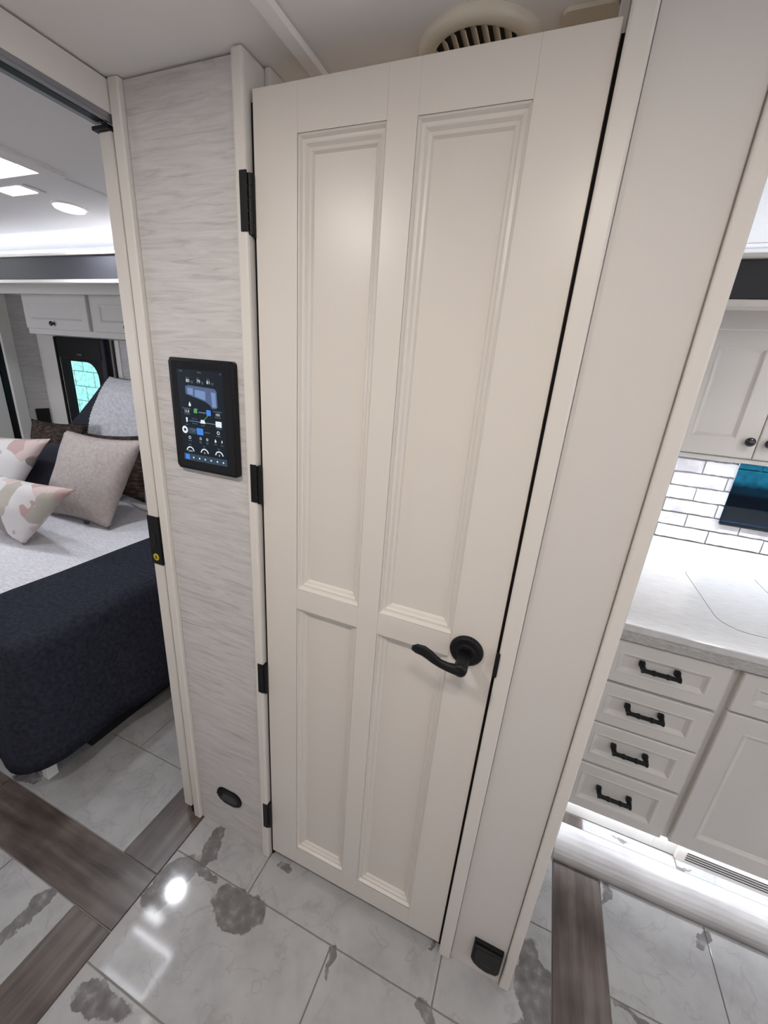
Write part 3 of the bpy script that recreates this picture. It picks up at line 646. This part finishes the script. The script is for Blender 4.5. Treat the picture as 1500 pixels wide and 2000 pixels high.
# overhead cabinets
oc = thing('overhead_cabinet', (-2.0, 1.3, 1.6216), 'off-white overhead bedroom cabinet with dark round knobs above the window', 'cabinet')
obj('body', B(-2.862, -.42, 1.165, 1.449, 1.6216, 1.889, bev=.002), CAB, oc)
def cab_door(name, x0, x1, z0, z1, yf, parent, fw_=.06, thick=.02, deep=.007, m=CAB):
    prof = [(0, yf+.003), (.003, yf), (fw_-.008, yf), (fw_-.004, yf-.0012), (fw_, yf), (fw_+.004, yf+deep*.5), (fw_+.010, yf+deep), (fw_+.016, yf+deep)]
    return obj(name, rings(bmesh.new(), x0, x1, z0, z1, prof, yf+thick), m, parent)
def knob(x, z, yf, parent, r=.015):
    return obj('knob', lathe(bmesh.new(), (x, yf, z), (0, -1, 0), [(r*.55, 0), (r*.5, .002), (r*.38, .008), (r*.55, .013), (r*1.0, .017), (r*1.0, .021), (r*.75, .025), (r*.3, .0265)], 20), CHROME, parent, True)
for x0 in (-2.841, -2.155, -1.469):
    d = cab_door('door', x0, x0+.63, 1.655, 1.864, 1.145, oc, .060); knob(x0+.295, 1.689, 1.145, d)

# ------------------------------------------------------------------ bed
bed = thing('bed', (-1.75, .62, 0), 'bed with grey coverlet and charcoal blanket seen through the doorway', 'bed')
obj('base', B(-2.70, -.93, -.08, 1.40, .07, .30, bev=.01), BASEB, bed)
obj('base_kick', B(-2.6, -.92, .02, 1.38, 0, .09), BASEB, bed)
for x, y in ((-.935, -.125), (-1.01, -.135)): obj('leg', B(x-.018, x+.018, y-.018, y+.018, 0, .28, bev=.003), WHITE, bed)
obj('leg', B(-2.65, -2.61, -.14, -.1, 0, .28, bev=.003), WHITE, bed)
mb = B(-2.70, -.885, -.135, 1.405, .29, .605, bev=.06, seg=3); obj('mattress', mb, GREYF, bed, True)
def fbm(x, y): return math.sin(7*x+3*y)*.4+math.sin(13*y-5*x+1)*.3+math.sin(21*x+17*y+2)*.15
def drape(x0, x1, y0, y1, top, zhem, rc, nx, ny, amp, flare, skirt_x1=True):
    """top sheet with rounded near-right corner and a skirt falling over the near (y0) and right (x1) sides"""
    bm = bmesh.new(); path = []
    n1, nc, n2 = nx, 10, ny
    for i in range(n1): path.append((x0+(x1-rc-x0)*i/n1, y0, 0, -1))
    for i in range(nc+1):
        a = -PI/2+PI/2*i/nc; path.append((x1-rc+rc*math.cos(a), y0+rc+rc*math.sin(a), math.cos(a), math.sin(a)))
    for i in range(1, n2+1): path.append((x1, y0+rc+(y1-y0-rc)*i/n2, 1, 0))
    cols = []
    R = .05
    prof = [(-.0, 0)]
    for (px, py, nx_, ny_) in path:
        col = []
        # inward rows towards the x0 / y1 far corner line
        tx, ty = x0, y1
        for k in range(9, 0, -1):
            f = (k/9)
            qx = px-R*nx_+(tx-(px-R*nx_))*f; qy = py-R*ny_+(ty-(py-R*ny_))*f
            col.append((qx, qy, top+amp*fbm(qx, qy)))
        for k in range(6):
            a = PI/2*k/5; col.append((px-R*nx_*(1-math.sin(a)), py-R*ny_*(1-math.sin(a)), top-R*(1-math.cos(a))+amp*fbm(px, py)*(1-k/5)))
        zz = top-R
        for k in range(1, 9):
            f = k/8; s = px*1.0+py*1.0
            fl_ = flare*f+.012*f*math.sin(11*s+1)+.006*f*math.sin(27*s)
            h = zhem+.012*math.sin(5*s)
            col.append((px+nx_*fl_, py+ny_*fl_, zz+(h-zz)*f))
        cols.append([bm.verts.new(c) for c in col])
    for i in range(len(cols)-1):
        for k in range(len(cols[0])-1):
            bm.faces.new((cols[i][k], cols[i][k+1], cols[i+1][k+1], cols[i+1][k]))
    bmesh.ops.remove_doubles(bm, verts=bm.verts, dist=1e-5)
    return bm
cv = obj('coverlet', B(-2.69, -.895, -.14, 1.41, .50, .618, bev=.05, seg=3), GREYF, bed, True)
dr = drape(-1.275, -.858, -.172, 1.40, .628, .128, .075, 10, 26, .004, .042)
th = obj('throw_blanket', dr, NAVY, bed, True); th['label'] = 'charcoal blanket hanging over the end of the bed'
sm = th.modifiers.new('thick', 'SOLIDIFY'); sm.thickness = .008; sm.offset = -1
tf = bmesh.new()
obj('sheet_fold', sweep(bmesh.new(), [(-1.95+.05*k, 1.02+.012*math.sin(k*.9)-.006*k, .628) for k in range(22)], [(.012, .035)]*22, 8, (0, 1, .1)), mat('white_sheet', (.62, .61, .63), .9), bed, True)

def pillow(name, corners, thick, m, label, group, border=None, wr=.006, seed=1, N=22):
    """corners: bottom-left, bottom-right, top-right, top-left (front face as seen)"""
    bl, br, tr, tl2 = [Vector(c) for c in corners]
    nrm = ((br-bl).cross(tl2-bl)).normalized()
    bm = bmesh.new(); G = {}
    rnd = random.Random(seed); ph = [rnd.random()*6 for _ in range(6)]
    for side in (1, -1):
        for i in range(N+1):
            for k in range(N+1):
                u, v = i/N, k/N
                edge = i in (0, N) or k in (0, N)
                if edge and side == -1: G[(side, i, k)] = G[(1, i, k)]; continue
                # concave sides between the corners
                uu = u+.045*math.sin(PI*v)*(1-2*u)*abs(1-2*u); vv = v+.045*math.sin(PI*u)*(1-2*v)*abs(1-2*v)
                p = bl*(1-uu)*(1-vv)+br*uu*(1-vv)+tr*uu*vv+tl2*(1-uu)*vv
                h = (max(math.sin(PI*u), 0)*max(math.sin(PI*v), 0))**.48
                t_ = thick*.5*h*side
                t_ += wr*h*(math.sin(9*u+5*v+ph[0])*math.sin(4*v-7*u+ph[1])+.5*math.sin(17*v+6*u+ph[2]))*side
                G[(side, i, k)] = bm.verts.new(p+nrm*t_)
    for side in (1, -1):
        for i in range(N):
            for k in range(N):
                try: bm.faces.new((G[(side, i, k)], G[(side, i+1, k)], G[(side, i+1, k+1)], G[(side, i, k+1)]))
                except ValueError: pass
    o = obj(name, bm, m, None, True)
    if border:
        o.data.materials.append(border[1])
        for pl in o.data.polygons: pass
        cnt = 0
        bw_ = border[0]
        # faces were made side by side in (i,k) order
        for side in (0, 1):
            for i in range(N):
                for k in range(N):
                    if (i+.5)/N < bw_*(1-(k+.5)/N)+.03: o.data.polygons[side*N*N+i*N+k].material_index = 1
    return tag(o, label, 'pillow', group)
PG = 'pillows on the bed'
pillow('pillow', [(-2.40, 1.00, .66), (-1.68, .97, .66), (-1.72, 1.09, 1.07), (-2.40, 1.11, 1.0)], .15, BROWN, 'dark brown woven pillow behind the taupe cushion', PG, None, .010, 3)
pillow('pillow', [(-2.98, 1.05, .64), (-2.44, 1.06, .65), (-2.44, 1.17, 1.05), (-3.04, 1.16, 1.02)], .15, BROWN, 'dark brown woven pillow behind the pink patterned pillows', PG, None, .010, 4)
pillow('pillow', [(-3.06, 1.28, .83), (-1.86, 1.28, .84), (-1.86, 1.38, 1.405), (-2.43, 1.38, 1.375)], .11, GREYF, 'large grey pillow with charcoal side leaning by the bedroom window', PG, (.36, NAVYS), .008, 5, 72)
pillow('pillow', [(-2.66, .74, .64), (-2.04, .74, .645), (-1.93, .87, 1.065), (-2.40, .87, .95)], .14, NAVYS, 'plain charcoal pillow wedged between pink and taupe pillows', PG, None, .004, 6)
pillow('pillow', [(-2.78, .54, .655), (-2.28, .57, .66), (-2.02, .70, 1.055), (-2.80, .68, 1.00)], .16, CAMO, 'pink patterned pillow lying behind the frontmost one', PG, None, .006, 7)
tpl = pillow('pillow', [(-2.08, .61, .625), (-1.535, .63, .628), (-1.395, .80, 1.115), (-2.02, .78, 1.10)], .17, TAUPE, 'square taupe cushion standing on the bed', PG, None, .007, 8)
tg_ = obj('care_tag', B(-1.690, -1.662, .598, .612, .640, .656), NAVYS, tpl)
pillow('pillow', [(-2.25, .36, .635), (-1.69, .31, .62), (-1.345, .39, .95), (-2.20, .42, .905)], .16, CAMO, 'frontmost pink and grey patterned pillow on the bed', PG, None, .006, 9)

# ================================================================== KITCHEN
ks = bmesh.new()   # slide-out floor behind the nosing
box(ks, .7695, 4.15, .508, 1.42, 0, .036)
kf = struct(obj('floor_kitchen', ks, GROUT), 'raised kitchen slide-out floor lit under the cabinets', 'floor')
x = .7695
for q, x1 in enumerate((.975, 1.27, 1.565, 1.86, 2.15, 2.45)):
    tile(x, x1, .509, .555, 'y' if q == 0 else 't', .0400, kf); x = x1
prof = [(.3945, -.004), (.3945, .004)]
for i in range(9):
    a = PI/2*i/8; prof.append((.3945+.112*(1-math.cos(a))*.98, .006+.036*math.sin(a)))
prof += [(.508, .0415), (.508, -.004)]
ns = obj('trim_nosing', PR(prof, 'x', .8815, 2.4), NOSEW); struct(ns, 'rounded pale wood-look nosing along the kitchen slide-out floor', 'nosing')
KW = (1.371, 2.05, 1.030, 1.30)    # window opening in the bricks
kb = bmesh.new()
for x0, x1, z0, z1 in ((.758, KW[0], 0, 2.08), (KW[1], 4.2, 0, 2.08), (KW[0], KW[1], 0, KW[2]), (KW[0], KW[1], KW[3], 2.08)): box(kb, x0, x1, 1.4255, 1.47, z0, z1)
wk = struct(obj('wall_kitchen', kb, mat('brick_grout', (.20, .195, .20), .85)), 'kitchen back wall faced with whitewashed brick tiles', 'wall')
def brick(x0, x1, z0, z1, seed):
    r = random.Random(seed); n = 10; bm = bmesh.new(); V = []
    for i in range(n+1):
        x = x0+(x1-x0)*i/n; j0, j1 = r.uniform(-.0012, .0018), r.uniform(-.0022, .0012)
        xa = x+(r.uniform(0, .0014) if i in (0, n) else 0)
        V.append([bm.verts.new((xa, 1.4195, z0+j0+.0012)), bm.verts.new((xa, 1.4195, z1+j1-.0012)), bm.verts.new((x, 1.4260, z1+j1)), bm.verts.new((x, 1.4260, z0+j0))])
    for i in range(n):
        for q in range(4): bm.faces.new((V[i][q], V[i+1][q], V[i+1][(q+1) % 4], V[i][(q+1) % 4]))
    bm.faces.new(V[0]); bm.faces.new(V[n][::-1])
    return obj('brick', bm, BRICK, wk)
RH = .0628
for r in range(7):
    z0 = .9165+r*RH+.0028; z1 = .9165+(r+1)*RH-.0028
    x = (1.1455 if r % 2 == 0 else 1.2505)-.2035*2
    c = 0
    while x < 2.15:
        xa, xb = max(x+.0026, .772), x+.2035-.0026
        if z1 > KW[2]+.03 and z0 < KW[3]-.03:      # rows beside the window stop at its edge
            if xa > KW[0]-.008: xa = max(xa, KW[1]+.002)
            elif xb > KW[0]: xb = KW[0]-.001
        if xb-xa > .006: brick(xa, xb, z0, z1, r*100+c)
        x += .2035; c += 1
kwn = thing('window_2', (1.7, 1.41, KW[2]), 'frameless dark blue tinted kitchen window over the brick tiles', 'window'); kwn['kind'] = 'structure'
kp = obj('pane', PR([(KW[0], KW[2]), (KW[1], KW[2]), (KW[1], KW[3]), (KW[0], KW[3])], 'y', 1.408, 1.4185), glassmat('blue_tinted_glass', (.10, .38, .52), .025), kwn)
obj('sill_edge', B(KW[0], KW[1], 1.400, 1.4185, KW[2]-.006, KW[2]+.003, bev=.001), BLACKP, kwn)
kx = thing('block_wall', (3.0, 3.3, 0), 'shaded concrete block wall outside the kitchen window', 'block wall')
obj('mortar', B(.6, 5.4, 3.31, 3.5, 0, 2.2), bpy.data.materials['mortar'], kx)
for r in range(4, 10):
    for c in range(9):
        x = 1.2+c*.41+(.2 if r % 2 else 0)
        obj('block', B(x, x+.398, 3.296, 3.33, r*.205, r*.205+.195, bev=.004), BLOCKM, kx)
tag(obj('added_dark_screen', B(.9, 4.8, 2.55, 2.62, 0, .955, bev=.01), DARKOUT), 'invented dark low screen that darkens the lower kitchen window', 'screen')  # invented to give the lower pane its dark tone
# counter
ct = thing('countertop', (2.4, .95, .86), 'long pale speckled kitchen countertop with stepped edge', 'countertop')
obj('slab', B(.7705, 4.1, .484, 1.4195, .893, .916, bev=.003, seg=2), COUNTER, ct)
obj('edge_step', B(.7705, 4.1, .4875, .60, .885, .893), CEDGE, ct); obj('edge_band', B(.7705, 4.1, .486, .60, .860, .8855, bev=.002), CEDGE, ct)
def cover(x0, x1, y0, y1, r, label):
    s = thing('sink_cover', ((x0+x1)/2, (y0+y1)/2, .916), label, 'sink cover')
    obj('seam', PR(rrect(x0-.0012, x1+.0012, y0-.0012, y1+.0012, r+.001, 10), 'z', .9158, .9163), mat('seam_dark', (.10, .095, .09), .6), s)
    obj('board', PR(rrect(x0, x1, y0, y1, r, 10), 'z', .9159, .9170), COUNTER, s)
cover(1.173, 1.4115, .606, 1.06, .075, 'flush rounded sink cover in the countertop nearest the beige wall')
cover(1.4145, 1.70, .606, 1.10, .04, 'second flush sink cover in the countertop farther right')
# base cabinets
YK = .50
def front(name, x0, x1, z0, z1, parent, fw_=.045): return cab_door(name, x0, x1, z0, z1, YK, parent, fw_, .0195, .009)
def pull(x, z, parent):
    h = bmesh.new()
    for s in (-1, 1):
        box(h, x+s*.0455-.008, x+s*.0455+.008, YK-.004, YK+.0085, z-.0085, z+.0085, bev=.002)
        sweep(h, [(x+s*.0455, YK, z), (x+s*.0455, YK-.014, z-.0025), (x+s*.043, YK-.022, z-.004)], [(.0085, .0085), (.0078, .0078), (.0076, .0076)], 10, (0, 0, 1))
    pts, rd = [], []
    for k in range(25):
        f = k/24; d = -.050+.100*f
        r = .0068
        for c in (-.022, -.017, .017, .022):
            r += .0022*math.exp(-((d-c)/.0016)**2)
        if abs(d) > .042: r = .0084
        pts.append((x+d, YK-.0235, z-.004)); rd.append((r, r))
    sweep(h, pts, rd, 10, (0, 0, 1))
    p = obj('pull', h, BLACK, parent); p['label'] = 'black twisted bar pull'
    return p
dc = thing('drawer_cabinet', (1.0, .8, .04), 'off-white stack of four kitchen drawers with black pulls', 'cabinet')
obj('body', B(.7705, 1.2005, .52, 1.40, .146, .8595), CAB, dc); obj('toe_kick', B(.7705, 1.2005, .556, 1.2, .0405, .146), CAB, dc)
DRW = [(.7000, .8495), (.5345, .6905), (.3610, .5285), (.1525, .3515)]
for z0, z1 in DRW:
    d = front('drawer', .8755, 1.1875, z0, z1, dc); pull(1.0225, (z0+z1)/2+.012, d)
bc = thing('base_cabinet', (1.5, .8, .04), 'off-white base cabinet with one drawer over a tall door and floor grille', 'cabinet')
obj('body', B(1.201, 1.95, .52, 1.40, .146, .8595), CAB, bc)
d = front('drawer', 1.2120, 1.535, .7150, .8485, bc); pull(1.38, .79, d)
d = front('door', 1.2120, 1.535, .1540, .7080, bc, .062); knob(1.50, .66, YK, d)
obj('toe_kick', B(1.201, 1.2689, .556, 1.2, .0405, .146), CAB, bc)
gp = obj('grille_panel', B(1.2690, 1.95, .544, 1.2, .0405, .146, bev=.001), TRIM, bc); gp['label'] = 'toe-kick grille with four slots'
for k in range(4): obj('grille_slot', B(1.296, 1.90, .5425, .546, .0550+k*.0105, .0576+k*.0105), VOID, gp)
c3 = thing('base_cabinet', (2.9, .8, .04), 'off-white run of base cabinets out of frame beyond the sink', 'cabinet')
obj('body', B(1.951, 4.1, .52, 1.40, .0405, .8595), CAB, c3); cab_door('door', 1.97, 2.4, .154, .8485, YK, c3)
tag(obj('led_strip', B(.79, 1.94, .532, .542, .1425, .1455), LED), 'bright cool light strip under the kitchen base cabinets', 'led strip')
area('toe_lamp', (1.36, .530, .1415), (0, -.15, -1), 1.14, .012, 1.9, COOL)
# upper cabinets
uc = thing('upper_cabinet', (1.6, 1.27, 1.336), 'off-white kitchen wall cabinet with dark knobs above the bricks', 'cabinet')
obj('body', B(.7705, 3.0, 1.14, 1.4175, 1.348, 1.797), CAB, uc)
obj('light_rail', B(.7705, 3.0, 1.128, 1.145, 1.334, 1.350, bev=.003), CAB, uc)
for q, x0 in enumerate((1.020, 1.2895, 1.559)):
    d = cab_door('door', x0, x0+.2665, 1.354, 1.789, 1.12, uc, .068, .02, .009); knob(x0+.239 if q % 2 == 0 else x0+.028, 1.415, 1.12, d, .016)
cab_door('door', .778, 1.0165, 1.354, 1.789, 1.12, uc, .068, .02, .009)
tag(obj('led_strip', B(.80, 2.9, 1.17, 1.182, 1.3385, 1.3475), emat('led_counter', (.88, .91, 1.0), 19)), 'cool light strip under the kitchen wall cabinets', 'led strip')
area('counter_lamp', (1.85, 1.176, 1.336), (0, -.15, -1), 2.1, .014, 11.5, (.88, .91, 1.0))
